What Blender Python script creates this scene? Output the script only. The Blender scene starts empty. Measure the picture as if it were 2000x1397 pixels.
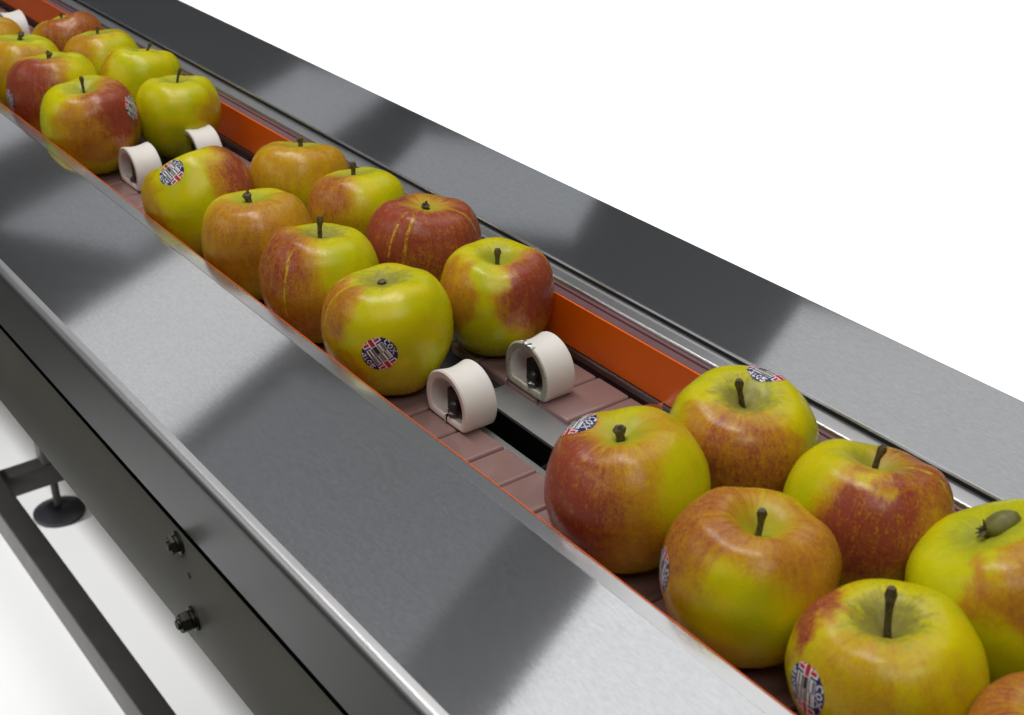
import bpy, bmesh, math, random
from mathutils import Vector, Matrix, Quaternion, noise
from mathutils.bvhtree import BVHTree
random.seed(7)
sc = bpy.context.scene
COL = sc.collection
R = math.radians

# ------------------------------------------------------------------ camera
cam_d = bpy.data.cameras.new('camera'); cam = bpy.data.objects.new('camera', cam_d); COL.objects.link(cam); sc.camera = cam
cam_d.lens = 47.7; cam_d.sensor_width = 36; cam_d.clip_start = 0.02; cam_d.clip_end = 60
PITCH, YAW = R(28.744), R(36.543)
cam.location = (0, 0, .39)
cam.rotation_euler = (math.pi/2-PITCH, 0, -YAW)
cam_d.dof.use_dof = True; cam_d.dof.focus_distance = .80; cam_d.dof.aperture_fstop = 20

# ------------------------------------------------------------------ world and lamps (overhead lights, then added fills and spots)
w = bpy.data.worlds.new('World'); sc.world = w; w.use_nodes = True
w.node_tree.nodes['Background'].inputs['Color'].default_value = (.95, .98, 1, 1)
w.node_tree.nodes['Background'].inputs['Strength'].default_value = .02
sc.view_settings.view_transform = 'Standard'; sc.view_settings.look = 'None'; sc.view_settings.exposure = 0; sc.view_settings.gamma = 1

def area(name, x, y, z, sx, sy, rot, radiance, col=(1, .97, .93)):
    l = bpy.data.lights.new(name, 'AREA'); l.shape = 'RECTANGLE'; l.size = sx; l.size_y = sy
    l.energy = radiance*math.pi*sx*sy; l.color = col
    o = bpy.data.objects.new(name, l); COL.objects.link(o); o.location = (x, y, z); o.rotation_euler = (0, 0, R(rot)); return o
def spot(name, loc, target, cone, power, blend=.3):
    l = bpy.data.lights.new(name, 'SPOT'); l.energy = power; l.spot_size = R(cone); l.spot_blend = blend; l.shadow_soft_size = .12
    o = bpy.data.objects.new(name, l); COL.objects.link(o); o.location = loc
    o.rotation_euler = (Vector(target)-Vector(loc)).to_track_quat('-Z', 'Y').to_euler(); return o
COOL = (.98, .985, 1)
area('softbox_lamp', 1.70, 1.15, 2.07, 2.42, 1.8, 26, 1.15)
area('softbox_lamp', 3.48, 2.02, 2.07, 1.50, 1.8, 26, .62)
area('ceiling_lamp', 2.20, 5.85, 2.07, 1.3, .75, 31, .30, COOL)
area('ceiling_lamp', 1.95, 7.6, 2.07, 1.2, 1.2, 31, .50, COOL)
area('window_lamp', 1.75, 4.45, 2.07, 1.9, .85, 31, .82)
area('ceiling_lamp', 3.55, 4.95, 2.07, 1.1, 1.05, 38, .36, COOL)
area('ceiling_lamp', 3.40, 6.50, 2.07, 1.3, .7, 35, .36, COOL)
area('ceiling_lamp', 1.45, 3.0, 2.07, 1.6, 1.1, 28, .13, COOL)
area('strip_lamp', .28, 1.05, 2.07, .17, 2.0, 0, 25.0)
def aim(o, target):
    o.rotation_euler = (Vector(target)-o.location).to_track_quat('-Z', 'Y').to_euler()
aim(area('added_side_fill', -1.7, 1.6, 1.7, 3.4, 1.0, 0, 1.0), (.38, .7, 0))  # unseen fill added to light the rolled edge and orange guide
aim(area('added_front_fill', -.25, -.75, 2.0, 1.3, .9, 0, 3.4), (.40, .6, 0))  # unseen fill added to brighten the apple fronts
spot('added_backdrop_spot', (4.6, 3.6, 4.8), (4.5, 3.5, -.89), 70, 2600, .2)  # unseen spot added to whiten the background, cone clear of the conveyor
spot('added_floor_spot', (-1.3, 1.9, -.12), (.34, 1.72, -.89), 50, 260, .9)  # unseen low spot added to whiten the ground under the conveyor

# ------------------------------------------------------------------ helpers
def tag(o, label=None, cat=None, group=None, kind=None):
    for k, v in (('label', label), ('category', cat), ('group', group), ('kind', kind)):
        if v: o[k] = v
    return o
def empty(name, loc=(0, 0, 0), parent=None):
    o = bpy.data.objects.new(name, None); COL.objects.link(o); o.location = loc; o.parent = parent; o.empty_display_size = .02; return o
def obj(name, me, mat=None, parent=None, loc=None):
    o = bpy.data.objects.new(name, me); COL.objects.link(o); o.parent = parent
    if mat and not me.materials: me.materials.append(mat)
    if loc: o.location = loc
    return o
def mesh_bm(bm, name, smooth=True, angle=35):
    bmesh.ops.recalc_face_normals(bm, faces=bm.faces)
    me = bpy.data.meshes.new(name); bm.to_mesh(me); bm.free()
    if smooth:
        me.polygons.foreach_set('use_smooth', [True]*len(me.polygons)); me.set_sharp_from_angle(angle=R(angle))
    return me
def extrude_y(name, pts, y0, y1, mat, parent=None, nseg=1, angle=35):
    """closed (x, z) outline pulled along the conveyor"""
    bm = bmesh.new(); rings = []
    for i in range(nseg+1):
        y = y0+(y1-y0)*i/nseg; rings.append([bm.verts.new((x, y, z)) for x, z in pts])
    n = len(pts)
    for a, b in zip(rings, rings[1:]):
        for i in range(n): bm.faces.new((a[i], a[(i+1) % n], b[(i+1) % n], b[i]))
    bm.faces.new(rings[0]); bm.faces.new(rings[-1][::-1])
    return obj(name, mesh_bm(bm, name, angle=angle), mat, parent)
def box_bm(bm, x0, x1, y0, y1, z0, z1):
    r = bmesh.ops.create_cube(bm, size=1, matrix=Matrix.Translation(((x0+x1)/2, (y0+y1)/2, (z0+z1)/2)) @ Matrix.Diagonal((x1-x0, y1-y0, z1-z0, 1)))
    return r['verts']
def box(name, x0, x1, y0, y1, z0, z1, mat, parent=None, bevel=0, seg=2):
    bm = bmesh.new(); box_bm(bm, x0, x1, y0, y1, z0, z1)
    if bevel: bmesh.ops.bevel(bm, geom=bm.edges[:], offset=bevel, segments=seg, profile=.5, affect='EDGES')
    return obj(name, mesh_bm(bm, name), mat, parent)
def lathe_bm(bm, prof, seg, axis=Matrix.Identity(4)):
    rings = [[bm.verts.new(axis @ Vector((r*math.cos(2*math.pi*i/seg), r*math.sin(2*math.pi*i/seg), z))) for i in range(seg)] for r, z in prof]
    for a, b in zip(rings, rings[1:]):
        for i in range(seg): bm.faces.new((a[i], a[(i+1) % seg], b[(i+1) % seg], b[i]))
    bm.faces.new(rings[0][::-1]); bm.faces.new(rings[-1])

# ------------------------------------------------------------------ materials
class NT:
    def __init__(s, mat):
        mat.use_nodes = True; s.t = mat.node_tree; s.n = s.t.nodes; s.l = s.t.links
        s.b = s.n['Principled BSDF']; s.out = s.n['Material Output']
    def node(s, typ, **kw):
        nd = s.n.new(typ)
        for k, v in kw.items(): setattr(nd, k, v)
        return nd
    def put(s, sock, v):
        if hasattr(v, 'is_linked') or hasattr(v, 'links'): s.l.new(v, sock)
        else: sock.default_value = v
    def m(s, op, a, b=0., c=0., clamp=False):
        nd = s.node('ShaderNodeMath', operation=op, use_clamp=clamp)
        for i, v in enumerate((a, b, c)): s.put(nd.inputs[i], v)
        return nd.outputs[0]
    def vm(s, op, a, b=(0, 0, 0)):
        nd = s.node('ShaderNodeVectorMath', operation=op); s.put(nd.inputs[0], a); s.put(nd.inputs[1], b)
        return nd.outputs['Value'] if op in ('DOT_PRODUCT', 'LENGTH') else nd.outputs[0]
    def step(s, v, a, b, smooth=True, lo=0., hi=1.):
        nd = s.node('ShaderNodeMapRange', interpolation_type='SMOOTHSTEP' if smooth else 'LINEAR')
        s.put(nd.inputs[0], v); nd.inputs[1].default_value = a; nd.inputs[2].default_value = b; nd.inputs[3].default_value = lo; nd.inputs[4].default_value = hi
        return nd.outputs[0]
    def noise(s, vec, scale, detail=3, rough=.55, dist=0.):
        nd = s.node('ShaderNodeTexNoise'); s.put(nd.inputs['Vector'], vec); nd.inputs['Scale'].default_value = scale
        nd.inputs['Detail'].default_value = detail; nd.inputs['Roughness'].default_value = rough; nd.inputs['Distortion'].default_value = dist
        return nd.outputs[0]
    def mix(s, f, a, b, blend='MIX'):
        nd = s.node('ShaderNodeMix', data_type='RGBA', blend_type=blend); s.put(nd.inputs[0], f)
        for i, v in ((6, a), (7, b)):
            s.put(nd.inputs[i], (*v, 1) if isinstance(v, tuple) else v)
        return nd.outputs[2]
    def bump(s, h, strength, dist):
        nd = s.node('ShaderNodeBump'); s.put(nd.inputs['Height'], h); nd.inputs['Strength'].default_value = strength; nd.inputs['Distance'].default_value = dist
        s.l.new(nd.outputs[0], s.b.inputs['Normal']); return nd
    def xyz(s, v):
        nd = s.node('ShaderNodeSeparateXYZ'); s.put(nd.inputs[0], v); return nd.outputs
    def obco(s): return s.node('ShaderNodeTexCoord').outputs['Object']
    def scaled(s, v, sc_):
        nd = s.node('ShaderNodeMapping'); s.put(nd.inputs[0], v); nd.inputs['Scale'].default_value = sc_; return nd.outputs[0]
def newmat(name):
    m = bpy.data.materials.new(name); return m, NT(m)
def plain(name, col, rough, metal=0., var=.12, scale=60, spec=.5, bump=0.):
    m, t = newmat(name); co = t.obco(); n = t.noise(co, scale, 4)
    t.put(t.b.inputs['Base Color'], t.mix(n, tuple(c*(1-var) for c in col), tuple(min(1, c*(1+var)) for c in col)))
    t.put(t.b.inputs['Roughness'], t.step(n, .3, .7, False, rough*.88, min(1, rough*1.12)))
    t.b.inputs['Metallic'].default_value = metal; t.b.inputs['Specular IOR Level'].default_value = spec
    if bump: t.bump(t.noise(co, scale*12, 3), bump, .0003)
    return m
def steel(name, col, r1, r2, mixf=.3, grain=1., var=.05):
    """ground stainless sheet: tight lobe plus a wide one, grain in fine relief, faint marks"""
    m, t = newmat(name); co = t.obco()
    g = t.noise(t.scaled(co, (900, 260, 900)), 1, 2, .6)
    g2 = t.noise(t.scaled(co, (2200, 1500, 2200)), 1, 2, .6)
    big = t.noise(co, 9, 4, .6, .6)
    gr = t.m('MULTIPLY_ADD', g, .6, t.m('MULTIPLY', g2, .4))
    f = t.m('MULTIPLY_ADD', t.m('SUBTRACT', gr, .5), 3.2*var*2*grain, t.m('MULTIPLY_ADD', big, var, 1-var*.5))
    scr = t.step(t.noise(t.scaled(co, (1100, 7, 300)), 1, 1, .4), .74, .80)
    spk = t.step(t.noise(co, 420, 1, .4), .80, .83)
    f = t.m('ADD', f, t.m('ADD', t.m('MULTIPLY', scr, .10), t.m('MULTIPLY', spk, .18)))
    cc = t.node('ShaderNodeVectorMath', operation='SCALE'); cc.inputs[0].default_value = col; t.put(cc.inputs[3], f)
    b = t.b; t.l.new(cc.outputs[0], b.inputs['Base Color']); b.inputs['Metallic'].default_value = 1
    t.put(b.inputs['Roughness'], t.step(big, .3, .7, False, r1*.9, r1*1.15))
    b2 = t.node('ShaderNodeBsdfPrincipled'); t.l.new(cc.outputs[0], b2.inputs['Base Color']); b2.inputs['Metallic'].default_value = 1; b2.inputs['Roughness'].default_value = r2
    bn = t.node('ShaderNodeBump'); t.put(bn.inputs['Height'], gr); bn.inputs['Strength'].default_value = .25*grain; bn.inputs['Distance'].default_value = .00001
    t.l.new(bn.outputs[0], b.inputs['Normal']); t.l.new(bn.outputs[0], b2.inputs['Normal'])
    mx = t.node('ShaderNodeMixShader'); mx.inputs[0].default_value = mixf
    t.l.new(b.outputs[0], mx.inputs[1]); t.l.new(b2.outputs[0], mx.inputs[2]); t.l.new(mx.outputs[0], t.out.inputs['Surface'])
    return m
M = {}
M['plate'] = steel('ground_steel', (.585, .61, .65), .065, .42, .18, 1., .085)
M['strip'] = steel('smooth_steel', (.60, .62, .65), .17, .40, .22, .4, .04)
M['rail'] = steel('rail_steel', (.56, .57, .60), .24, .45, .3, .3, .03)
M['bright'] = steel('bright_steel', (.78, .79, .81), .18, .4, .2, .3, .03)
M['rolled'] = steel('rolled_edge_steel', (.66, .67, .69), .33, .5, .4, .3, .03)
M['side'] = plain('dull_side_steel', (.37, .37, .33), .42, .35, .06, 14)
M['skirt'] = plain('dull_skirt_steel', (.19, .186, .165), .38, .35, .06, 14)
M['dark_metal'] = plain('dark_frame_metal', (.045, .043, .040), .45, .3, .15, 20)
M['orange'] = plain('orange_plastic', (.92, .15, .001), .36, 0, .05, 40)
M['purple'] = plain('purple_brown_plastic', (.16, .075, .085), .35, 0, .1, 80)
M['brown'] = plain('dark_brown_plastic', (.035, .015, .014), .35, 0, .1, 80)
M['tile'] = plain('mauve_tile_plastic', (.265, .165, .158), .14, 0, .06, 45, .5)
M['black'] = plain('void_black', (.004, .004, .004), .5, 0, .1, 60, .3)
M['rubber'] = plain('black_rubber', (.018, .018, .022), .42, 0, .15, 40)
M['white'] = plain('white_ring_plastic', (.82, .80, .77), .38, 0, .05, 90, .45, .1)
M['screw'] = plain('screw_metal', (.13, .13, .13), .38, .8, .2, 200)
M['grey_steel'] = steel('grey_wear_steel', (.45, .46, .48), .40, .6, .4, .6, .06)

# ------------------------------------------------------------------ the setting
def sheet(name, x0, x1, y0, y1, z, mat):
    bm = bmesh.new(); bm.faces.new([bm.verts.new(p) for p in ((x0, y0, z), (x1, y0, z), (x1, y1, z), (x0, y1, z))])
    return tag(obj(name, mesh_bm(bm, name, False), mat), kind='structure')
sheet('floor', -25, 30, -25, 30, -.894, plain('dark_floor_paint', (.05, .05, .047), .6, 0, .2, 3))
sheet('added_white_sheet', -.05, 12, .2, 14, -.89, plain('white_sheet_matte', (.90, .90, .89), .8, 0, .015, 2, .2))  # sheet added for the blank white ground, ends short of the side panel's reflection

# ------------------------------------------------------------------ the conveyor
Y0, Y1 = -.25, 2.45
def arc(cx, cz, r, a0, a1, n=7):
    return [(cx+r*math.cos(R(a0+(a1-a0)*i/n)), cz+r*math.sin(R(a0+(a1-a0)*i/n))) for i in range(n+1)]
conv = empty('sorting_conveyor', (.38, .6, -.89))
tag(conv, 'stainless steel sorting conveyor with two mauve tiled belts between orange side guides', 'conveyor')
def cpar(o):
    o.parent = conv; o.matrix_parent_inverse = Matrix.Translation(-conv.location); return o
# near plate with rolled outer edge
ol = [(.3048, .0362), (.2035, .0362), (.2035, .0345), (.3048, .0345)]
pl = cpar(extrude_y('top_plate', ol, Y0, Y1, M['plate'], nseg=1)); tag(pl, 'wide steel plate with rounded edge on the near side of the belts')
cpar(extrude_y('edge_strip', [(.2970, .0360), (.2971, .03632), (.2973, .03636), (.3046, .03636), (.3049, .0361), (.3050, .0356), (.3050, .030), (.30485, .030), (.30485, .0356), (.3045, .0360)], Y0, Y1, M['strip'], angle=2))
# far plate
ol = [(.4794, .0394), (.5614, .0394)]+[(.5622, .0386), (.5622, .020), (.5608, .020), (.5608, .0380), (.4812, .0380), (.4812, .030), (.4794, .030)]
tag(cpar(extrude_y('top_plate', ol, Y0, Y1, M['plate'])), 'steel plate on the far side of the belts with a straight outer edge')
cpar(box('plate_lip', .4784, .4793, Y0, Y1, .0381, .0396, M['bright']))
cpar(box('lip_gap_shade', .4781, .4793, Y0, Y1, .030, .0380, M['black']))  # black box puts the shade of the gap below the lip into colour
# far guide: orange band, purple channel, steel rail
cpar(extrude_y('orange_guide', [(.4562, .0035), (.4562, .0330), (.4571, .0331), (.4571, .0035)], Y0, Y1, M['orange']))
cpar(extrude_y('orange_guide', [(.30505, .0361), (.3051, .0365), (.3054, .0365), (.3056, .0360), (.3058, .003), (.30505, .003)], Y0, Y1, M['orange'], angle=5))
cpar(extrude_y('guide_channel', [(.4572, -.004), (.4572, .0332), (.4593, .0336), (.4620, .0338), (.4624, .0328), (.4634, .0328), (.4637, .0340), (.4660, .0340), (.4660, -.004)], Y0, Y1, M['purple']))
cpar(extrude_y('channel_foot', [(.4530, -.004), (.4530, .0002), (.4545, .0022), (.4571, .0030), (.4571, -.004)], Y0, Y1, M['brown']))
cpar(extrude_y('guide_rail', arc(.4678, .0344, .0018, 180, 90, 8)+[(.4779, .0362), (.4779, .0350), (.4700, .0350), (.4661, .030)], Y0, Y1, M['rail'], angle=60))
# inner bed: wear strips, black gap
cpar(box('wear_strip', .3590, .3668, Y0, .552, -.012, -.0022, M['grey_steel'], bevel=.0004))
cpar(box('gap_shade_strip', .3610, .4060, .5525, Y1, -.012, -.0060, M['rubber'], bevel=.0004))  # dark strip replaces the wear strips, imitating shade under the apples
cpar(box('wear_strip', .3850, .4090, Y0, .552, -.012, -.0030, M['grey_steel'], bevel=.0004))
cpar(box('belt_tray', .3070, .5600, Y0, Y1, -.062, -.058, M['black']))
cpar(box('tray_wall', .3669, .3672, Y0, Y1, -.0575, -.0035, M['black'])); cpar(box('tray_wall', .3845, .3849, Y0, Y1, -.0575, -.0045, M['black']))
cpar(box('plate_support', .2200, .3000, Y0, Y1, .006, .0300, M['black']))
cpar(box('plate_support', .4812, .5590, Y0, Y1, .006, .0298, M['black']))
# dark rounded disc in the gap beneath the near apples
bm = bmesh.new(); lathe_bm(bm, [(.012, 0), (.0235, .0002), (.025, .0015), (.025, .0125), (.0235, .0138), (.012, .014)], 40, Matrix.Translation((.3690, .455, -.022)) @ Matrix.Rotation(R(90), 4, 'Y'))
cpar(obj('gap_disc', mesh_bm(bm, 'gap_disc'), M['rubber']))
# tiles
PITCHY = .0287
def tile_mesh(name, wd):
    bm = bmesh.new(); L = PITCHY-.0009
    vs = box_bm(bm, 0, wd, 0, L, -.007, 0)
    top = [e for e in bm.edges if all(v.co.z > -.001 for v in e.verts)]
    ver = [e for e in bm.edges if abs(e.verts[0].co.z-e.verts[1].co.z) > .001]
    bmesh.ops.bevel(bm, geom=ver, offset=.0016, segments=2, profile=.5, affect='EDGES')
    top = [e for e in bm.edges if all(v.co.z > -.001 for v in e.verts) and len([f for f in e.link_faces if f.normal.z > .9]) == 1]
    bmesh.ops.bevel(bm, geom=top, offset=.0019, segments=3, profile=.5, affect='EDGES')
    return mesh_bm(bm, name, angle=50)
for side, (x0, x1, lab) in enumerate(((.3080, .3624, 'near mauve tiled belt beside the wide plate'), (.4046, .4502, 'far mauve tiled belt beside the orange guide'))):
    belt = cpar(box('belt', x0+.002, x1-.002, Y0, Y1, -.0135, -.0072, M['brown'])); tag(belt, lab)
    me = tile_mesh('tile', x1-x0); me.materials.append(M['tile'])
    n0 = math.ceil((Y0-.4949)/PITCHY)
    for k in range(n0, int((1.95-.4949)/PITCHY)):
        o = bpy.data.objects.new('tile', me); COL.objects.link(o); o.parent = belt
        o.location = (x0+random.uniform(-.0003, .0003), .4949+k*PITCHY, random.uniform(-.0002, .0001))
        o.rotation_euler = (random.uniform(-.006, .006), random.uniform(-.006, .006), random.uniform(-.004, .004))
# side panel under the near plate
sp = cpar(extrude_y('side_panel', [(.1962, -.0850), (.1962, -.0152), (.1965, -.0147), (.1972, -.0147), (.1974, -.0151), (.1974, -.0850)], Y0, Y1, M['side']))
M['fold'] = plain('fold_metal', (.045, .045, .040), .35, .6, .1, 30)
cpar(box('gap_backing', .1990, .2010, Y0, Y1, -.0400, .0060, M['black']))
# outer skirt of the near plate, darker rolled steel
cpar(extrude_y('rolled_edge', [(.2035, .0362)]+arc(.2008, .0319, .0043, 90, 180, 12)+[(.1965, .0290), (.1965, -.0092), (.1982, -.0092), (.1982, .0300), (.2035, .0345)], Y0, Y1, M['rolled'], angle=60))
def hexbolt(y, z, head, out, parent):
    ax = Matrix.Translation((.1961, y, z)) @ Matrix.Rotation(R(-90), 4, 'Y')
    bm = bmesh.new(); lathe_bm(bm, [(head*1.15, 0), (head*1.22, .0002), (head*1.22, .0011), (head*1.1, .0013)], 32, ax)
    wsh = obj('bolt', mesh_bm(bm, 'washer'), M['bolt']); cpar(wsh)
    for nm, prof, seg in (('spring_washer', [(head*.9, 0), (head*.9, .0016)], 28), ('head', [(head*.9, 0), (head, .0005), (head, out*.8), (head*.88, out)], 6), ('shank_tip', [(head*.5, 0), (head*.5, out*.9), (head*.42, out)], 20)):
        bm = bmesh.new(); off = {'spring_washer': .0012, 'head': .0029, 'shank_tip': .0025+out*.35}[nm]
        lathe_bm(bm, prof, seg, ax @ Matrix.Translation((0, 0, off)) @ Matrix.Rotation(R(17), 4, 'Z'))
        o = obj(nm, mesh_bm(bm, nm, angle=25), M['bolt'], wsh)
    return wsh
M['bolt'] = plain('bolt_metal', (.05, .05, .042), .38, .7, .2, 300)
hexbolt(.5470, -.0215, .0052, .0030, conv); hexbolt(.5405, -.0660, .0056, .0056, conv)
bm = bmesh.new(); lathe_bm(bm, [(.0017, 0), (.0017, .0003)], 20, Matrix.Translation((.19615, .5395, -.0379)) @ Matrix.Rotation(R(-90), 4, 'Y'))
cpar(obj('drill_hole', mesh_bm(bm, 'drill_hole'), M['black']))
# under frame
cpar(box('frame_beam', .3730, .4086, Y0, 2.35, -.832, -.780, M['dark_metal'], bevel=.003, seg=3))
cpar(box('cross_beam', .4086, .62, 1.872, 1.905, -.822, -.785, M['dark_metal'], bevel=.002))
ft = bmesh.new(); lathe_bm(ft, [(.013, 0), (.0135, .004), (.0135, .012), (.0075, .016), (.0062, .02), (.0062, .066), (.012, .070), (.0135, .078), (.0135, .10), (.009, .105)], 28, Matrix.Translation((.487, 1.888, -.889)))
fo = cpar(obj('levelling_foot', mesh_bm(ft, 'levelling_foot'), M['dark_metal']))
ft = bmesh.new(); lathe_bm(ft, [(.040, 0), (.0412, .003), (.0408, .007), (.034, .0115), (.020, .0155), (.014, .018)], 48, Matrix.Translation((.487, 1.888, -.8895)))
obj('foot_pad', mesh_bm(ft, 'foot_pad'), M['rubber'], fo)
box('leg', .472, .502, 1.873, 1.903, -.784, -.30, M['dark_metal'], conv, .002).matrix_parent_inverse = Matrix.Translation(-conv.location)

# steel clip lying across the far belt
bm = bmesh.new()
prev = None
for i in range(15):
    x = .4300+.0310*i/14; z = .0035+.0030*math.sin(math.pi*min(1, i/10))
    vs = [bm.verts.new((x, .4745, z)), bm.verts.new((x, .4715, z-.0022)), bm.verts.new((x, .4710, z-.0032)), bm.verts.new((x, .4745, z-.0010))]
    if prev:
        for a in range(4): bm.faces.new((prev[a], prev[(a+1) % 4], vs[(a+1) % 4], vs[a]))
    else: bm.faces.new(vs)
    prev = vs
bm.faces.new(prev[::-1])
clip = obj('belt_clip', mesh_bm(bm, 'belt_clip'), M['bright'])
tag(clip, 'thin shiny steel clip on the far belt tiles, between the two large stickered apples', 'clip')

# ------------------------------------------------------------------ white rings
def ring_outline(inset, n=44):
    r = .0200-inset; zc = .0112; pts = []; flat = inset*.9
    for i in range(n):
        a = 2*math.pi*i/n; y = r*math.sin(a); z = zc+r*math.cos(a)*(.99)
        if z < flat: z = flat+(z-flat)*.06
        pts.append((y, z))
    return pts
def ring_mesh():
    bm = bmesh.new(); W = .0210
    def loop(x, ins, waist=0):
        out = []
        for y, z in ring_outline(ins):
            a = math.atan2(y, z-.0112); wv = waist*(.5+.5*math.cos(a-.9))
            out.append(bm.verts.new((x, y-wv*math.sin(a), z-wv*math.cos(a)*.9)))
        return out
    spec = [(0.0, .0011, 0), (.0008, .0002, 0), (.0018, 0, .0004), (.006, 0, .0015), (.0105, 0, .0019), (.015, 0, .0014), (.0192, 0, .0004), (.0202, .0002, 0), (.0210, .0011, 0), (.0210, .0040, 0), (.0204, .0049, 0), (.0006, .0049, 0), (0, .0040, 0)]
    Ls = [loop(*s) for s in spec]; n = len(Ls[0])
    for a, b in zip(Ls, Ls[1:]+Ls[:1]):
        for i in range(n): bm.faces.new((a[i], a[(i+1) % n], b[(i+1) % n], b[i]))
    return mesh_bm(bm, 'ring', angle=40)
def floor_mesh():
    bm = bmesh.new(); box_bm(bm, .0050, .0195, -.0140, .0055, .0044, .0175)
    return mesh_bm(bm, 'insert')
def screw_mesh():
    bm = bmesh.new()
    lathe_bm(bm, [(.0042, 0), (.0045, .0006), (.0045, .0022), (.0028, .0030)], 6, Matrix.Translation((.0040, -.003, .0046)))
    lathe_bm(bm, [(.0019, 0), (.0022, .0007), (.0019, .0014), (.0022, .0021), (.0019, .0028), (.0022, .0035), (.0019, .0042), (.0022, .0049), (.0016, .0056), (.0010, .0060)], 12, Matrix.Translation((.0040, -.003, .0072)) )
    lathe_bm(bm, [(.0013, 0), (.0013, .0060)], 10, Matrix.Translation((.0042, -.0085, .0062)) @ Matrix.Rotation(R(70), 4, 'X'))
    return mesh_bm(bm, 'screw', angle=25)
RM, IM, SM = ring_mesh(), floor_mesh(), screw_mesh()
RM.materials.append(M['white']); SM.materials.append(M['screw']); IM.materials.append(plain('insert_metal', (.035, .033, .026), .3, .5, .3, 250))
gt, t = newmat('grubby_ring_plastic'); co = t.obco()
xs = t.xyz(co); mask = t.m('MULTIPLY', t.step(xs[0], .0012, .0002), 1.0)
dn = t.step(t.noise(co, 160, 4, .7), .36, .62); spot_ = t.step(t.noise(co, 900, 2, .5), .60, .66)
face = t.mix(dn, (.50, .48, .40), (.36, .35, .28)); c0 = t.mix(mask, (.82, .80, .77), face)
t.put(t.b.inputs['Base Color'], t.mix(t.m('MULTIPLY', spot_, t.m('MULTIPLY_ADD', mask, .6, .05)), c0, (.06, .055, .05))); t.b.inputs['Roughness'].default_value = .4
M['grubby'] = gt
RINGS = [(.3500, .5330, 'clean', 'white ring with a split flat bottom, touching the yellow apple with the full round sticker', 0),
         (.4048, .5335, 'grubby', 'white ring with a grubby grey face and a torn metal sliver on top', 0),
         (.3495, .9690, 'clean', 'clean white ring on the near belt, left of the sideways yellow apple', 0),
         (.4050, .9790, 'clean', 'white ring half hidden behind the sideways yellow apple, below the plain bright yellow one', 0),
         (.4050, 1.4260, 'clean', 'farthest white ring, only its top showing behind the golden apple in the corner', 0)]
for i, (x, y, kind, lab, rz) in enumerate(RINGS):
    e = empty('pusher_ring', (x, y, .0006)); tag(e, lab, 'ring', 'white pusher rings on the belts')
    me = RM if kind == 'clean' else RM.copy()
    if kind != 'clean': me.materials.clear(); me.materials.append(M['grubby'])
    rg = obj('ring_body', me, None, e); obj('insert', IM, None, e); obj('screw', SM, None, e)
    if i in (0,):
        obj('slit', (lambda b: (box_bm(b, -.0003, .0060, -.0010, -.0002, -.0003, .0051), mesh_bm(b, 'slit', False))[1])(bmesh.new()), M['brown'], e)
        obj('slit_edge', (lambda b: (box_bm(b, -.0006, .0050, -.0001, .0006, .0002, .0052), mesh_bm(b, 'slit_edge', False))[1])(bmesh.new()), M['white'], e)
    if i == 1:
        bm = bmesh.new()
        pr = None
        for k in range(6):
            a = R(8-k*5); rr = .0201+.0003*math.sin(k*2.1)
            vs = [bm.verts.new((-.0006+.0004*math.sin(k*1.7), rr*math.sin(a), .0112+rr*math.cos(a))), bm.verts.new((.0018+.0008*math.sin(k*2.7), (rr+.0005)*math.sin(a), .0112+(rr+.0005)*math.cos(a))), bm.verts.new((.0018, (rr-.0006)*math.sin(a), .0112+(rr-.0006)*math.cos(a)))]
            if pr:
                for a_ in range(3): bm.faces.new((pr[a_], pr[(a_+1) % 3], vs[(a_+1) % 3], vs[a_]))
            pr = vs
        tag(obj('metal_sliver', mesh_bm(bm, 'metal_sliver', False), M['rail'], e), 'torn metal sliver')

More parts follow.
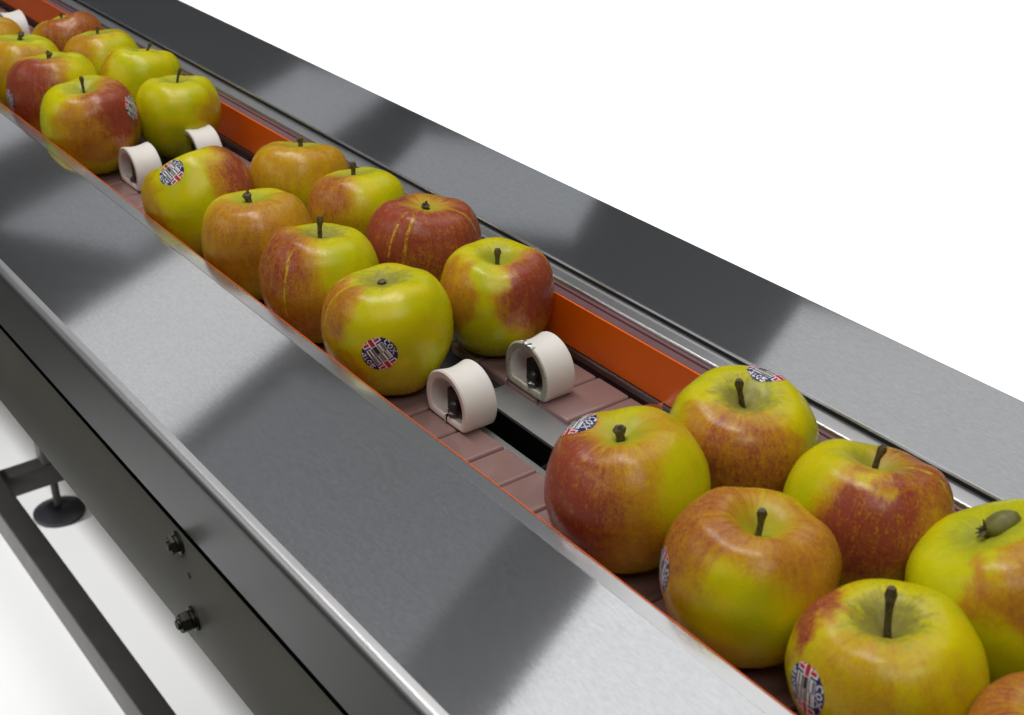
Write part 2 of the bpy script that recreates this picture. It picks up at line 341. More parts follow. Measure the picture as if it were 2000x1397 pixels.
# apple table: place (m), radius, tilt, stem tip and where the red cheeks, yellow patches, scars and sticker sit (directions from the core)
APPLES = {
'A1': dict(P=(0.3512, 0.3851, 0.0347), R=0.0378, q=(0.9974, -0.0599, -0.0411, 0.0), h=0.97, c=0.74, green=0.35, russet=0.15, sr=2.2, tip=(-0.0002, -0.0003, 0.007),
   blush=[((-0.909, 0.176, 0.377), 62, 1.0), ((-0.526, -0.736, 0.427), 60, 0.52), ((-0.353, -0.026, 0.935), 34, 0.6), ((0.369, -0.421, 0.828), 30, 0.35)], patch=[((0.331, -0.913, 0.238), 30)], scar=[], sticker=(-0.15, 0.604, 0.783)),  # tilt 8 m0.63 L7mm
'A2': dict(P=(0.4222, 0.3821, 0.0343), R=0.0373, q=(0.9976, 0.0489, -0.0483, 0.0), h=0.96, c=0.68, green=0.35, russet=1.0, sr=1.5, tip=(-0.0022, 0.004, 0.0143),
   blush=[((-0.652, -0.53, 0.542), 42, 0.75), ((-0.734, -0.017, 0.679), 20, 0.35)], patch=[], scar=[], sticker=(0.6, 0.241, 0.763)),  # tilt 8 m0.52 L15mm
'A3': dict(P=(0.3498, 0.3067, 0.0343), R=0.0373, q=(0.9981, 0.0321, 0.0518, -0.0), h=0.97, c=0.6, green=0.2, russet=0.15, sr=1.5, tip=(-0.0007, 0.0003, 0.0132),
   blush=[((-0.481, 0.488, 0.728), 55, 0.72), ((0.107, -0.574, 0.812), 50, 0.6), ((-0.098, 0.277, 0.956), 40, 0.5)], patch=[((-0.816, -0.281, 0.505), 13), ((-0.598, -0.801, -0.018), 30)], scar=[], sticker=(-0.842, 0.534, 0.083)),  # tilt 7 m0.49 L13mm
'A4': dict(P=(0.4219, 0.3044, 0.0341), R=0.0370, q=(0.9948, -0.0387, 0.094, 0.0), h=0.97, c=0.68, green=0.3, russet=0.45, sr=1.5, tip=(-0.0009, -0.0021, 0.0127),
   blush=[((-0.746, -0.492, 0.449), 52, 0.95), ((0.134, -0.466, 0.875), 40, 0.8), ((-0.149, -0.936, 0.318), 40, 0.6)], patch=[((-0.669, 0.433, 0.604), 28), ((-0.526, -0.296, 0.798), 12)], scar=[(0.202, -0.5, 0.842)], sticker=None),  # tilt 12 m0.63 L13mm
'A5': dict(P=(0.3496, 0.2316, 0.0339), R=0.0369, q=(0.9978, -0.0433, -0.0496, 0.0), h=0.95, c=0.6, green=0.3, russet=1.0, sr=1.6, tip=(0.0012, -0.0012, 0.0218),
   blush=[((-0.235, 0.706, 0.668), 24, 0.9), ((-0.742, -0.258, 0.618), 35, 0.35), ((-0.371, -0.71, 0.599), 30, 0.3)], patch=[], scar=[], sticker=(-0.92, 0.237, 0.311)),  # tilt 8 m0.45 L22mm
'A6': dict(P=(0.4238, 0.2307, 0.0365), R=0.0397, q=(0.974, -0.2019, -0.1032, 0.0), h=0.98, c=0.86, green=0.8, russet=0.35, sr=2.6, tip=(0.0036, -0.0027, -0.001),
   blush=[((-0.472, -0.69, 0.549), 26, 0.6)], patch=[], scar=[], sticker=None),  # tilt 26 m0.73 L5mm
'A7': dict(P=(0.3559, 0.1585, 0.0357), R=0.0388, q=(0.9922, -0.1212, -0.0292, 0.0), h=0.96, c=0.6, green=0.2, russet=0.2, sr=1.5, tip=(0.0012, -0.0033, 0.0117),
   blush=[((-0.292, 0.53, 0.796), 80, 0.75)], patch=[], scar=[], sticker=None),  # tilt 14 m0.47 L12mm
'B1': dict(P=(0.3462, 0.8246, 0.0346), R=0.0377, q=(0.9611, -0.2676, -0.0686, 0.0), h=0.97, c=0.93, green=0.45, russet=0.1, sr=1.3, tip=(-0.0, -0.0012, 0.0024),
   blush=[((0.711, -0.697, 0.095), 40, 0.95), ((-0.939, -0.176, 0.295), 25, 0.4)], patch=[], scar=[], sticker=(-0.48, -0.633, 0.607)),  # tilt 32 m0.99 L3mm
'B2': dict(P=(0.3464, 0.7403, 0.0338), R=0.0368, q=(0.9985, -0.0504, -0.0211, 0.0), h=0.96, c=0.86, green=0.4, russet=0.2, sr=2.2, tip=(-0.002, 0.0013, 0.0031),
   blush=[((-0.496, -0.651, 0.575), 60, 0.6), ((0.312, -0.825, 0.472), 50, 0.5), ((0.032, -0.507, 0.862), 30, 0.3)], patch=[], scar=[], sticker=None),  # tilt 6 m0.81 L4mm
'B3': dict(P=(0.3495, 0.6675, 0.0336), R=0.0365, q=(0.9957, -0.0525, 0.0763, 0.0), h=0.97, c=0.78, green=0.35, russet=0.7, sr=1.5, tip=(-0.0016, -0.0017, 0.013),
   blush=[((-0.856, -0.115, 0.504), 48, 0.85), ((-0.826, -0.531, -0.188), 40, 0.6), ((-0.369, -0.921, 0.124), 40, 0.35)], patch=[((0.311, -0.727, 0.612), 40)], scar=[(-0.884, -0.443, 0.15)], sticker=None),  # tilt 11 m0.75 L13mm
'B4': dict(P=(0.3492, 0.5885, 0.0341), R=0.0371, q=(0.999, -0.0417, -0.0144, 0.0), h=0.96, c=0.78, green=0.35, russet=0.7, sr=1.9, tip=(-0.0005, 0.0002, 0.0021),
   blush=[((-0.784, 0.208, 0.585), 30, 0.65), ((-0.931, -0.274, -0.243), 20, 0.3)], patch=[], scar=[(-0.663, 0.179, 0.727)], sticker=(-0.626, -0.776, 0.079)),  # tilt 5 m0.71 L2mm
'B5': dict(P=(0.4175, 0.8173, 0.0327), R=0.0355, q=(0.9902, -0.0935, 0.1042, 0.0), h=0.93, c=0.78, green=0.3, russet=0.3, sr=1.8, tip=(-0.0015, -0.0013, 0.0069),
   blush=[((-0.818, -0.29, 0.496), 60, 0.42), ((0.214, -0.743, 0.634), 50, 0.45)], patch=[], scar=[], sticker=None),  # tilt 16 m0.78 L7mm
'B6': dict(P=(0.4245, 0.7492, 0.0317), R=0.0344, q=(0.9918, -0.1228, 0.0349, 0.0), h=0.93, c=0.76, green=0.5, russet=0.35, sr=1.6, tip=(-0.0002, -0.0028, 0.0099),
   blush=[((-0.725, -0.226, 0.651), 42, 0.75), ((-0.499, -0.793, 0.349), 40, 0.35)], patch=[((0.343, -0.785, 0.516), 38)], scar=[], sticker=None),  # tilt 15 m0.75 L10mm
'B7': dict(P=(0.4269, 0.6716, 0.0339), R=0.0368, q=(0.9982, 0.0261, 0.0548, -0.0), h=0.93, c=0.76, green=0.1, russet=0.2, sr=2.0, tip=(-0.0009, 0.0006, 0.0025),
   blush=[((-0.757, 0.03, 0.652), 70, 1.0), ((0.087, -0.613, 0.785), 70, 0.95), ((-0.725, -0.644, 0.245), 50, 0.8)], patch=[], scar=[(-0.663, -0.494, 0.562), (0.382, -0.488, 0.785), (-0.851, -0.315, 0.421)], sticker=None),  # tilt 7 m0.70 L3mm
'B8': dict(P=(0.4245, 0.5892, 0.0319), R=0.0346, q=(0.9991, 0.0402, 0.0093, -0.0), h=0.97, c=0.62, green=0.5, russet=0.3, sr=1.5, tip=(-0.0002, 0.0009, 0.0115),
   blush=[((0.224, -0.796, 0.562), 42, 1.0), ((-0.929, 0.075, 0.361), 34, 0.6)], patch=[((-0.454, -0.433, 0.779), 14)], scar=[], sticker=None),  # tilt 5 m0.54 L12mm
'C1': dict(P=(0.3443, 1.0201, 0.0353), R=0.0383, q=(0.9991, 0.0127, -0.0406, 0.0), h=0.97, c=0.78, green=0.6, russet=0.4, sr=1.2, tip=(0.0005, 0.0006, 0.0114),
   blush=[((0.461, -0.749, 0.477), 48, 1.0), ((-0.282, -0.897, 0.341), 42, 0.6), ((-0.399, -0.502, 0.768), 20, 0.3)], patch=[], scar=[], sticker=(0.683, -0.609, 0.402)),  # tilt 5 m0.73 L11mm
'C2': dict(P=(0.4144, 1.0144, 0.0316), R=0.0343, q=(0.9989, -0.0215, 0.0427, 0.0), h=0.97, c=0.86, green=0.35, russet=0.3, sr=1.1, tip=(0.0027, -0.003, 0.0095),
   blush=[((0.5, -0.86, 0.096), 28, 0.35)], patch=[], scar=[], sticker=None),  # tilt 5 m0.83 L10mm
'C3': dict(P=(0.3486, 1.1153, 0.0352), R=0.0382, q=(0.998, -0.062, 0.0137, 0.0), h=0.96, c=0.92, green=0.3, russet=0.2, sr=2.0, tip=(0.0017, -0.0014, 0.001),
   blush=[((-0.77, -0.465, 0.437), 50, 1.0), ((-0.476, -0.878, 0.042), 40, 0.7)], patch=[], scar=[], sticker=(-0.999, -0.019, 0.048)),  # tilt 7 m0.91 L2mm
'C4': dict(P=(0.4213, 1.1067, 0.0327), R=0.0356, q=(0.9927, -0.0503, 0.11, 0.0), h=0.95, c=0.84, green=0.35, russet=0.1, sr=1.2, tip=(0.0052, -0.0058, 0.0075),
   blush=[((-0.902, 0.165, 0.4), 25, 0.4)], patch=[], scar=[], sticker=None),  # tilt 14 m0.83 L11mm
'C5': dict(P=(0.3465, 1.1953, 0.0348), R=0.0378, q=(0.9959, -0.0261, 0.0872, 0.0), h=0.92, c=0.9, green=0.9, russet=0.1, sr=2.0, tip=(0.0018, -0.0016, 0.0014),
   blush=[((-0.047, -0.992, 0.116), 40, 0.5), ((-0.86, -0.358, 0.364), 40, 0.5)], patch=[], scar=[], sticker=None),  # tilt 10 m0.89 L3mm
'C6': dict(P=(0.4192, 1.1858, 0.0319), R=0.0347, q=(0.9962, -0.0864, -0.0089, 0.0), h=0.92, c=0.85, green=0.5, russet=0.3, sr=1.2, tip=(0.0016, -0.002, 0.0048),
   blush=[((-0.678, -0.323, 0.66), 40, 0.5), ((0.203, -0.379, 0.903), 20, 0.3)], patch=[], scar=[], sticker=None),  # tilt 10 m0.84 L5mm
'C7': dict(P=(0.4194, 1.265, 0.0312), R=0.0339, q=(0.9891, -0.1324, -0.0643, 0.0), h=0.92, c=0.8, green=0.3, russet=0.2, sr=1.2, tip=(0.0008, -0.0014, 0.0046),
   blush=[((0.004, -0.908, 0.42), 70, 0.8), ((0.768, -0.473, 0.432), 50, 0.8)], patch=[], scar=[], sticker=None),  # tilt 17 m0.80 L5mm
'C8': dict(P=(0.348, 1.2876, 0.0328), R=0.0357, q=(0.9992, 0.0132, 0.0388, -0.0), h=0.92, c=0.85, green=0.1, russet=0.2, sr=1.2, tip=(0.0023, -0.0018, 0.0039),
   blush=[((0.341, -0.486, 0.805), 60, 0.45)], patch=[], scar=[], sticker=None),  # tilt 5 m0.82 L5mm
}

# ------------------------------------------------------------------ apples
def catmull(P, n):
    out = []
    Q = [(-P[1][0], P[1][1])]+P+[(-P[-2][0], P[-2][1])]
    for i in range(1, len(Q)-2):
        for k in range(n):
            t = k/n; a, b, c, d = Q[i-1], Q[i], Q[i+1], Q[i+2]
            out.append(tuple(.5*((2*b[j])+(-a[j]+c[j])*t+(2*a[j]-5*b[j]+4*c[j]-d[j])*t*t+(-a[j]+3*b[j]-3*c[j]+d[j])*t**3) for j in (0, 1)))
    out.append(P[-1]); return out
def apple_skin(seed, Rr, h, cav):
    rnd = random.Random(seed)
    rim = .888; cb = min(cav, .80)/h
    cb -= .02; P = [(0, -.74), (.10, -.80), (.22, -.88), (.36, -.92), (.56, -.85), (.80, -.60), (.95, -.27), (1, .05), (.975, .35), (.885, .62), (.72, .82), (.54, rim), (.40, rim+.005), (.27, cb+(rim-cb)*.76), (.16, cb+(rim-cb)*.36), (.07, cb+.01), (0, cb-.05)]
    prof = catmull(P, 3); seg = 72
    off = Vector((rnd.uniform(-50, 50), rnd.uniform(-50, 50), rnd.uniform(-50, 50)))
    ph = rnd.uniform(0, 6.28); lean = rnd.uniform(-.035, .035); lean2 = rnd.uniform(-.035, .035); amp = rnd.uniform(.008, .02)
    bm = bmesh.new(); rings = []
    for r, z in prof[1:-1]:
        ring = []
        for i in range(seg):
            a = 2*math.pi*i/seg
            top = max(0, min(1, (z-.2)/.7)); lobe = 1+amp*math.cos(5*a+ph)*(.35+.65*top)+.008*math.cos(2*a+ph*2)
            p = Vector((r*lobe*math.cos(a), r*lobe*math.sin(a), 0))
            zz = z*h+(lean*p.x+lean2*p.y)*(1 if z > 0 else .4)+amp*.9*math.cos(5*a+ph)*top*min(1, r*2.2)
            v = Vector((p.x, p.y, zz)); v *= 1+.048*noise.noise(v*1.3+off)+.012*noise.noise(v*3.2+off)
            ring.append(bm.verts.new(v*Rr))
        rings.append(ring)
    b0 = bm.verts.new((0, 0, prof[0][1]*h*Rr)); b1 = bm.verts.new((0, 0, prof[-1][1]*h*Rr))
    for a, b in zip(rings, rings[1:]):
        for i in range(seg): bm.faces.new((a[i], a[(i+1) % seg], b[(i+1) % seg], b[i]))
    for i in range(seg):
        bm.faces.new((b0, rings[0][(i+1) % seg], rings[0][i])); bm.faces.new((b1, rings[-1][i], rings[-1][(i+1) % seg]))
    bmesh.ops.recalc_face_normals(bm, faces=bm.faces)
    bvh = BVHTree.FromBMesh(bm)
    me = mesh_bm(bm, 'skin', angle=180)
    return me, bvh

def apple_mat(name, d, seed):
    rnd = random.Random(seed); m, t = newmat('apple_skin_'+name.lower())
    co0 = t.obco(); off = tuple(rnd.uniform(-3, 3) for _ in range(3))
    inv = 1/d['R']; P = t.scaled(co0, (inv, inv, inv))                 # unit apple
    N = t.vm('NORMALIZE', P); Po = t.vm('ADD', P, off)
    x, y, z = t.xyz(P)[:3]
    rad = t.m('SQRT', t.m('ADD', t.m('MULTIPLY', x, x), t.m('MULTIPLY', y, y)))
    ux, uy = t.m('DIVIDE', x, t.m('ADD', rad, .02)), t.m('DIVIDE', y, t.m('ADD', rad, .02))
    cmb = t.node('ShaderNodeCombineXYZ'); t.put(cmb.inputs[0], ux); t.put(cmb.inputs[1], uy); t.put(cmb.inputs[2], t.m('MULTIPLY', z, .16))
    streak = t.noise(t.vm('ADD', cmb.outputs[0], off), 11, 5, .62, .5)      # runs stem to calyx
    cmb2 = t.node('ShaderNodeCombineXYZ'); t.put(cmb2.inputs[0], ux); t.put(cmb2.inputs[1], uy); t.put(cmb2.inputs[2], t.m('MULTIPLY', z, .5))
    fstreak = t.noise(t.vm('ADD', cmb2.outputs[0], off), 34, 4, .65, .7)
    cloud = t.noise(Po, 1.7, 4, .55, .4); mott = t.noise(Po, 9, 5, .65, .3); fine = t.step(t.noise(Po, 30, 4, .75), .25, .75, False); fstreak = t.step(fstreak, .25, .75, False); mott = t.step(mott, .22, .78, False)
    # blush lobes
    wob = t.m('MULTIPLY', t.m('SUBTRACT', cloud, .5), .55)
    tot = None
    for dr, deg, st in d['blush']:
        dot = t.m('ADD', t.vm('DOT_PRODUCT', N, dr), wob)
        v = t.m('MULTIPLY', t.step(dot, math.cos(R(min(115, deg*1.5))), math.cos(R(deg*.25))), st)
        tot = v if tot is None else t.m('MAXIMUM', tot, v)
    for dr, deg in d['patch']:
        dot = t.m('ADD', t.vm('DOT_PRODUCT', N, dr), t.m('MULTIPLY', wob, .35))
        tot = t.m('MULTIPLY', tot, t.step(dot, math.cos(R(deg*1.6)), math.cos(R(deg*.45)), True, 1., .08))
    for i, dr in enumerate(d['scar']):
        v = Vector(dr); nrm = v.cross(Vector((0, 0, 1))).normalized()
        pl_ = t.m('ABSOLUTE', t.m('ADD', t.vm('DOT_PRODUCT', N, tuple(nrm)), t.m('MULTIPLY', t.m('SUBTRACT', t.noise(Po, 3.2, 2), .5), .10)))
        near = t.m('MULTIPLY', t.step(t.vm('DOT_PRODUCT', N, tuple(v)), .76, .95), t.step(t.m('ADD', mott, t.m('MULTIPLY', streak, .3)), .50, .68))
        sc_ = t.m('MULTIPLY', t.step(t.m('ADD', pl_, t.m('MULTIPLY', t.m('SUBTRACT', mott, .5), .05)), .040, .010), near)
        tot = t.m('MULTIPLY', tot, t.m('SUBTRACT', 1., t.m('MULTIPLY', sc_, .75)))
    # break blush with streaks and mottling; keep stem basin greener
    br = t.m('MULTIPLY_ADD', t.m('SUBTRACT', streak, .5), 1.0, t.m('MULTIPLY_ADD', t.m('SUBTRACT', fstreak, .5), .75, t.m('MULTIPLY_ADD', t.m('SUBTRACT', mott, .5), .65, t.m('MULTIPLY', t.m('SUBTRACT', fine, .5), .95))))
    bl = t.m('MULTIPLY_ADD', br, t.m('MULTIPLY_ADD', tot, .48, .14), tot)
    basin = t.m('MULTIPLY', t.step(t.m('MULTIPLY_ADD', t.m('SUBTRACT', streak, .5), .7, rad), .56, .10), t.step(z, .2, .5))
    bl = t.m('MULTIPLY', bl, t.m('SUBTRACT', 1., t.m('MULTIPLY', basin, .75)), clamp=False)
    bl = t.m('MAXIMUM', bl, 0., 0., True)
    g = d['green']
    yel = tuple(a*(1-g)+b*g for a, b in zip((.70, .56, .002), (.60, .60, .003)))
    gc = t.mix(t.step(cloud, .35, .68), yel, (.52, .54, .004))
    gc = t.mix(t.m('MULTIPLY', basin, .8), gc, (.34, .42, .015))
    gc = t.mix(t.m('MULTIPLY', t.step(fine, .45, .85), .30), gc, (.74, .68, .015))
    ramp = t.node('ShaderNodeValToRGB'); t.put(ramp.inputs[0], bl); cr = ramp.color_ramp; cr.interpolation = 'EASE'
    cr.elements[0].position = .0; cr.elements[0].color = (0, 0, 0, 1); cr.elements[1].position = .50; cr.elements[1].color = (1, 1, 1, 1)
    col = t.mix(t.m('MULTIPLY', ramp.outputs[0], .93), gc, (.56, .27, .016))
    col = t.mix(t.step(bl, .32, 1.0), col, (.35, .082, .038))
    col = t.mix(t.m('MULTIPLY', t.step(bl, .72, 1.15), .75), col, (.27, .034, .042))
    # russet rays round the stem
    ry = t.noise(t.vm('ADD', cmb.outputs[0], off), 17, 4, .7, 1.2)
    rs = t.m('MULTIPLY', t.step(t.m('MULTIPLY_ADD', t.m('SUBTRACT', ry, .5), .6, t.m('MULTIPLY_ADD', t.m('SUBTRACT', mott, .5), .5, rad)), .55, .12), t.step(z, .25, .5))
    col = t.mix(t.m('MULTIPLY', rs, min(.85, d['russet'])), col, (.25, .20, .07))
    col = t.mix(t.m('MULTIPLY', t.m('MULTIPLY', t.step(t.noise(Po, 30, 3, .7, 1.5), .60, .70), t.step(rad, .75, .35)), t.m('MULTIPLY', t.step(z, .2, .5), .55*d['russet'])), col, (.12, .09, .035))
    # lenticels and dark specks
    vo = t.node('ShaderNodeTexVoronoi'); t.put(vo.inputs['Vector'], Po); vo.inputs['Scale'].default_value = 19
    sz = t.m('MULTIPLY_ADD', t.xyz(vo.outputs['Color'])[0], .05, .03)
    dot_ = t.m('LESS_THAN', vo.outputs['Distance'], sz); sel = t.m('GREATER_THAN', t.xyz(vo.outputs['Color'])[1], .35)
    col = t.mix(t.m('MULTIPLY', t.m('MULTIPLY', dot_, sel), .40), col, (.62, .48, .16))
    v2 = t.node('ShaderNodeTexVoronoi'); t.put(v2.inputs['Vector'], Po); v2.inputs['Scale'].default_value = 5.5
    dk = t.m('MULTIPLY', t.m('LESS_THAN', v2.outputs['Distance'], .035), t.m('GREATER_THAN', t.xyz(v2.outputs['Color'])[0], .62))
    col = t.mix(t.m('MULTIPLY', dk, .65), col, (.10, .07, .02))
    t.put(t.b.inputs['Base Color'], t.mix(1., col, (.97, .97, .80), 'MULTIPLY'))
    t.put(t.b.inputs['Roughness'], t.step(t.m('MULTIPLY_ADD', rs, .5, mott), .3, .9, False, .22, .38))
    t.b.inputs['Specular IOR Level'].default_value = .34
    t.b.inputs['Subsurface Weight'].default_value = .0; t.b.inputs['Subsurface Radius'].default_value = (.004, .002, .0006); t.b.inputs['Subsurface Scale'].default_value = 1.
    t.bump(t.m('MULTIPLY_ADD', mott, .6, t.m('MULTIPLY', fine, .25)), .22, .0006)
    return m

# --- round fruit sticker, printed: navy, red and white flag, barcode, COX, 4105
FONT = {'C': '0111 1000 1000 1000 0111', 'O': '0110 1001 1001 1001 0110', 'X': '10001 01010 00100 01010 10001', '4': '0011 0101 1001 1111 0001',
        '1': '010 110 010 010 111', '0': '0110 1001 1001 1001 0110', '5': '1111 1000 1110 0001 1110'}
def text_hit(s, u, v, cell):
    cols = []
    for ch in s:
        rows = FONT[ch].split(); w_ = len(rows[0])
        for c in range(w_): cols.append([rows[r][c] for r in range(5)])
        cols.append(['0']*5)
    W = len(cols)*cell; c = int((u+W/2)//cell); r = int((2.5*cell-v)//cell)
    return 0 <= c < len(cols) and 0 <= r < 5 and cols[c][r] == '1'
NAVY, RED, WHT, BLK, GRY = (.010, .012, .11), (.52, .016, .03), (.82, .82, .84), (.02, .02, .02), (.30, .29, .29)
rb = random.Random(3); BARS = [[rb.choice((BLK, WHT, WHT, GRY, BLK, GRY)) for _ in range(20)] for _ in range(2)]
BARS[0][8] = BARS[0][9] = BLK; BARS[1][5] = BARS[1][6] = BLK; BARS[0][3] = BARS[1][13] = BARS[1][14] = WHT
def print_col(x, y):
    ax_, ay = abs(x), abs(y)
    if ax_ < .54 and ay < .54:
        if max(ax_, ay) > .495: return WHT
        if ax_ < .03: return GRY
        return BARS[0 if x < 0 else 1][min(19, int((y+.495)/.99*20))]
    if ax_ > .50 and ay < .13: return RED
    if ax_ > .50 and ay < .20: return WHT
    if abs(ax_-.76) < .075 and ay < .50: return RED
    if abs(ax_-.76) < .125 and ay < .56: return WHT
    if ax_ > .80: return WHT if int((ax_+ay)*9) % 2 else RED
    if y > .54 and text_hit('COX', x, y-.76, .062): return WHT
    if y < -.54 and text_hit('4105', x, y+.76, .058): return WHT
    if ax_ > .56 and .48 < ay < .60 and False: return WHT
    return NAVY
def sticker(root, bvh, d, Rr, spin, rs, qq):
    d = Vector(d).normalized(); up = Quaternion(qq).inverted() @ Vector((0, 0, 1)); e1 = (up-d*up.dot(d)).normalized(); e2 = e1.cross(d).normalized()
    a = R(spin); ex = e2*math.cos(a)+e1*math.sin(a); ey = -e2*math.sin(a)+e1*math.cos(a)
    n = 64; bm = bmesh.new(); cl = bm.loops.layers.float_color.new('print'); grid = {}
    def vert(i, j):
        if (i, j) not in grid:
            u, v = (i/n*2-1), (j/n*2-1); o = d*(Rr*1.6)+(ex*u+ey*v)*rs
            q = (ex*u+ey*v)*rs
            hit = bvh.ray_cast(d*(Rr*1.7)+q, -d)
            if hit[0] is None: grid[i, j] = None
            else:
                rr = math.hypot(u, v); grid[i, j] = bm.verts.new(hit[0]+hit[1]*(.00014+.0002*max(0, rr-.9)))
        return grid[i, j]
    for i in range(n):
        for j in range(n):
            u, v = (i+.5)/n*2-1, (j+.5)/n*2-1; rr = math.hypot(u, v); th = math.atan2(v, u)
            if rr > .985+.015*math.cos(th*34): continue
            vs = [vert(i, j), vert(i+1, j), vert(i+1, j+1), vert(i, j+1)]
            if None in vs: continue
            f = bm.faces.new(vs); c = print_col(u, v)
            for lp in f.loops: lp[cl] = (*c, 1)
    me = bpy.data.meshes.new('sticker'); 
    bm.normal_update(); bm.to_mesh(me); bm.free(); me.polygons.foreach_set('use_smooth', [True]*len(me.polygons))
    return obj('sticker', me, M['sticker'], root)
sm_, t = newmat('sticker_print'); at = t.node('ShaderNodeVertexColor', layer_name='print'); t.l.new(at.outputs[0], t.b.inputs['Base Color']); t.b.inputs['Roughness'].default_value = .32
M['sticker'] = sm_
st, t = newmat('apple_stem_bark'); co = t.obco(); n1 = t.noise(co, 420, 4, .7); n2 = t.noise(co, 1400, 3)
t.put(t.b.inputs['Base Color'], t.mix(t.step(n1, .35, .65), (.15, .12, .045), (.05, .035, .018))); t.b.inputs['Roughness'].default_value = .62; t.bump(t.m('ADD', n1, t.m('MULTIPLY', n2, .4)), .7, .0005)
M['stem'] = st
M['green_stem'] = plain('fleshy_green_stem', (.16, .155, .03), .5, 0, .35, 260, .5, .1)

def tube_bm(bm, pts, rads, seg=12, rnd=None):
    rings = []
    for i, p in enumerate(pts):
        tg = (pts[min(i+1, len(pts)-1)]-pts[max(i-1, 0)]).normalized(); a = tg.orthogonal().normalized(); b = tg.cross(a)
        rings.append([bm.verts.new(p+(a*math.cos(2*math.pi*k/seg)+b*math.sin(2*math.pi*k/seg))*rads[i]*(1+(rnd.uniform(-.09, .09) if rnd else 0))) for k in range(seg)])
    for a, b in zip(rings, rings[1:]):
        for k in range(seg): bm.faces.new((a[k], a[(k+1) % seg], b[(k+1) % seg], b[k]))
    bm.faces.new(rings[0][::-1]); bm.faces.new(rings[-1])
def make_stem(root, d, seed):
    rnd = random.Random(seed); Rr = d['R']; base = Vector((0, 0, min(d['c'], .80)*Rr-.0055)); tip = Vector((0, 0, d['c']*Rr))+Vector(d['tip'])
    n = 9; r = d['sr']*.001; L = (tip-base).length
    side = Vector((rnd.uniform(-1, 1), rnd.uniform(-1, 1), 0))*L*.05
    pts = [base.lerp(tip, i/n)+side*math.sin(math.pi*i/n) for i in range(n+1)]
    rads = [r*(.92+.18*max(0, 1-3*i/n)+(.55 if i >= n-1 else .25 if i == n-2 else 0)-(.45 if i == n else 0)) for i in range(n+1)]
    bm = bmesh.new(); tube_bm(bm, pts, rads, 12, rnd)
    if r > .0019:                                                   # split, frayed stub
        for k in range(2):
            v = Vector((rnd.uniform(-1, 1), rnd.uniform(-1, 1), .2)).normalized()
            tube_bm(bm, [tip-Vector((0, 0, .002)), tip+v*r*.7, tip+v*r*.9+Vector((0, 0, r*.5))], [r*.7, r*.5, r*.3], 8, rnd)
    return obj('stem', mesh_bm(bm, 'stem', angle=60), M['stem'], root)
LABELS = {
'A1': 'large red and yellow apple beside the bare tiles, barcode sticker on its far shoulder',
'A2': 'yellow apple with brown cheek and rough stem basin, sticker peeping over its top edge',
'A3': 'orange flushed apple with one small yellow patch, its sticker seen edge on at left',
'A4': 'red cheeked apple with yellow left shoulder and right leaning stem, beside the far rail',
'A5': 'yellow apple with the longest stem, sticker low on its left, at the bottom edge',
'A6': 'pale green apple with a fat fleshy green stem, at the right edge',
'A7': 'orange apple showing only its top left edge in the bottom right corner',
'B1': 'yellow apple lying on its side, stemless, round sticker facing up, right cheek red',
'B2': 'brownish orange apple with a crooked stub stem, right in front of the sideways yellow apple',
'B3': 'apple with red left cheek, yellow scar line and straight stem, behind the stickered yellow one',
'B4': 'yellow apple with tiny stub stem and full round sticker, touching the near white ring',
'B5': 'orange streaked yellow apple, farthest of the middle group beside the far rail',
'B6': 'apple pink on its left and yellow on its right, just behind the darkest red one',
'B7': 'darkest red apple, with pale yellow scar lines and a short stub stem',
'B8': 'apple with deep red right cheek and green basin, behind the grubby white ring',
'C1': 'apple green at left and red at right with a sticker, nearest of the far group',
'C2': 'plain bright yellow apple with dark stem, right of the red and green stickered one',
'C3': 'apple with dark red left half, its sticker partly cut by the near plate',
'C4': 'pale yellow apple with shiny top, its stem hidden behind, next to the far rail',
'C5': 'green topped apple with orange lower side, cut by the left edge of the photo',
'C6': 'yellow orange apple with small green stem, in front of the farthest brownish red one',
'C7': 'brownish red apple with dark stem, farthest one beside the orange guide',
'C8': 'golden apple at the upper left edge, in front of the farthest white ring',
}
STK = {'A1': (-8, .0094), 'A2': (172, .0098), 'A3': (-88, .0094), 'A5': (-78, .0100), 'B1': (-25, .0094), 'B4': (-56, .0099), 'C1': (-50, .0096), 'C3': (-70, .0096)}
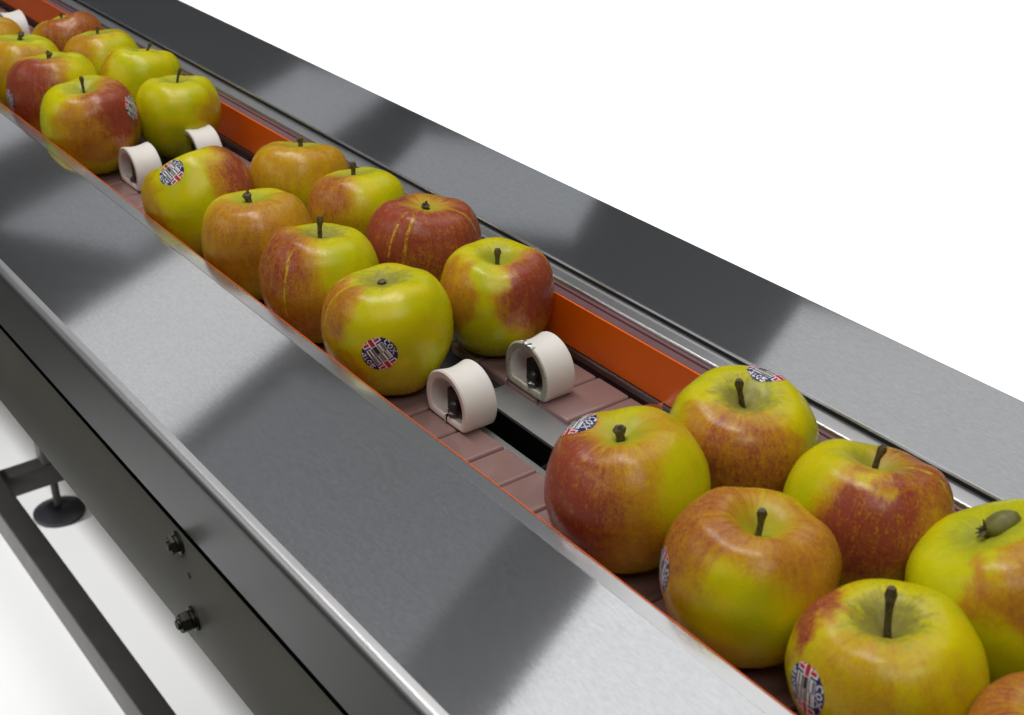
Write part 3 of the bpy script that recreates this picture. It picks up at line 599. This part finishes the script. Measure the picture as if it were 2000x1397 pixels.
for i, (nm, d) in enumerate(APPLES.items()):
    e = empty('apple', d['P']); e.rotation_mode = 'QUATERNION'; e.rotation_quaternion = Quaternion(d['q'])
    tag(e, LABELS[nm], 'apple', 'apples riding on the conveyor belts')
    me, bvh = apple_skin(100+i, d['R'], d['h']*(.975 if nm[0] == 'A' else 1), d['c']); obj('skin', me, apple_mat(nm, d, 200+i), e)
    if nm != 'B1': s = make_stem(e, d, 300+i)
    if nm == 'A6':
        s.name = 'stem'
        bm = bmesh.new(); bmesh.ops.create_icosphere(bm, subdivisions=4, radius=1)
        for v in bm.verts:
            p = v.co.copy(); k = 1+.10*noise.noise(p*1.5)+.03*noise.noise(p*6)
            v.co = Vector((p.x*.0082*k*(1-.18*p.x), p.y*.0062*k, p.z*.0062*k))
        qi = Quaternion(d['q']).inverted(); yaw = Matrix.Rotation(-YAW+R(8), 3, 'Z')
        mat = (qi.to_matrix() @ yaw @ Matrix.Rotation(R(-14), 3, 'Y')).to_4x4(); mat.translation = Vector((0, 0, .85*d['R']))+qi @ (Matrix.Rotation(-YAW, 3, 'Z') @ Vector((.0088, .001, .0022)))
        bm.transform(mat); tag(obj('fleshy_bud', mesh_bm(bm, 'fleshy_bud', angle=180), M['green_stem'], e), 'swollen green stem end')
        bm = bmesh.new(); rq = random.Random(5)
        c0 = Vector((0, 0, .85*d['R']))+qi @ (Matrix.Rotation(-YAW, 3, 'Z') @ Vector((.0000, -.001, .001)))
        for k in range(16):
            v = qi @ (Matrix.Rotation(-YAW, 3, 'Z') @ Vector((rq.uniform(-1, .3), rq.uniform(-1, .6), rq.uniform(-.5, 1))))
            v.normalize(); L_ = rq.uniform(.002, .0055)
            tube_bm(bm, [c0, c0+v*L_*.5, c0+v*L_], [.0012, .0007, .0001], 6, rq)
        obj('dry_bracts', mesh_bm(bm, 'dry_bracts'), M['stem'], e)
    if d['sticker']:
        spin, rs = STK[nm]; sticker(e, bvh, d['sticker'], d['R'], spin, rs, d['q'])
    # dried flower end underneath
    bm = bmesh.new(); rq = random.Random(i)
    for k in range(5):
        a = k*1.257; c0 = Vector((0, 0, -.75*d['h']*d['R'])); v = Vector((math.cos(a), math.sin(a), -1)).normalized()
        tube_bm(bm, [c0, c0+v*.002, c0+v*.0045], [.0012, .0008, .0002], 6, rq)
    obj('calyx', mesh_bm(bm, 'calyx'), M['stem'], e)
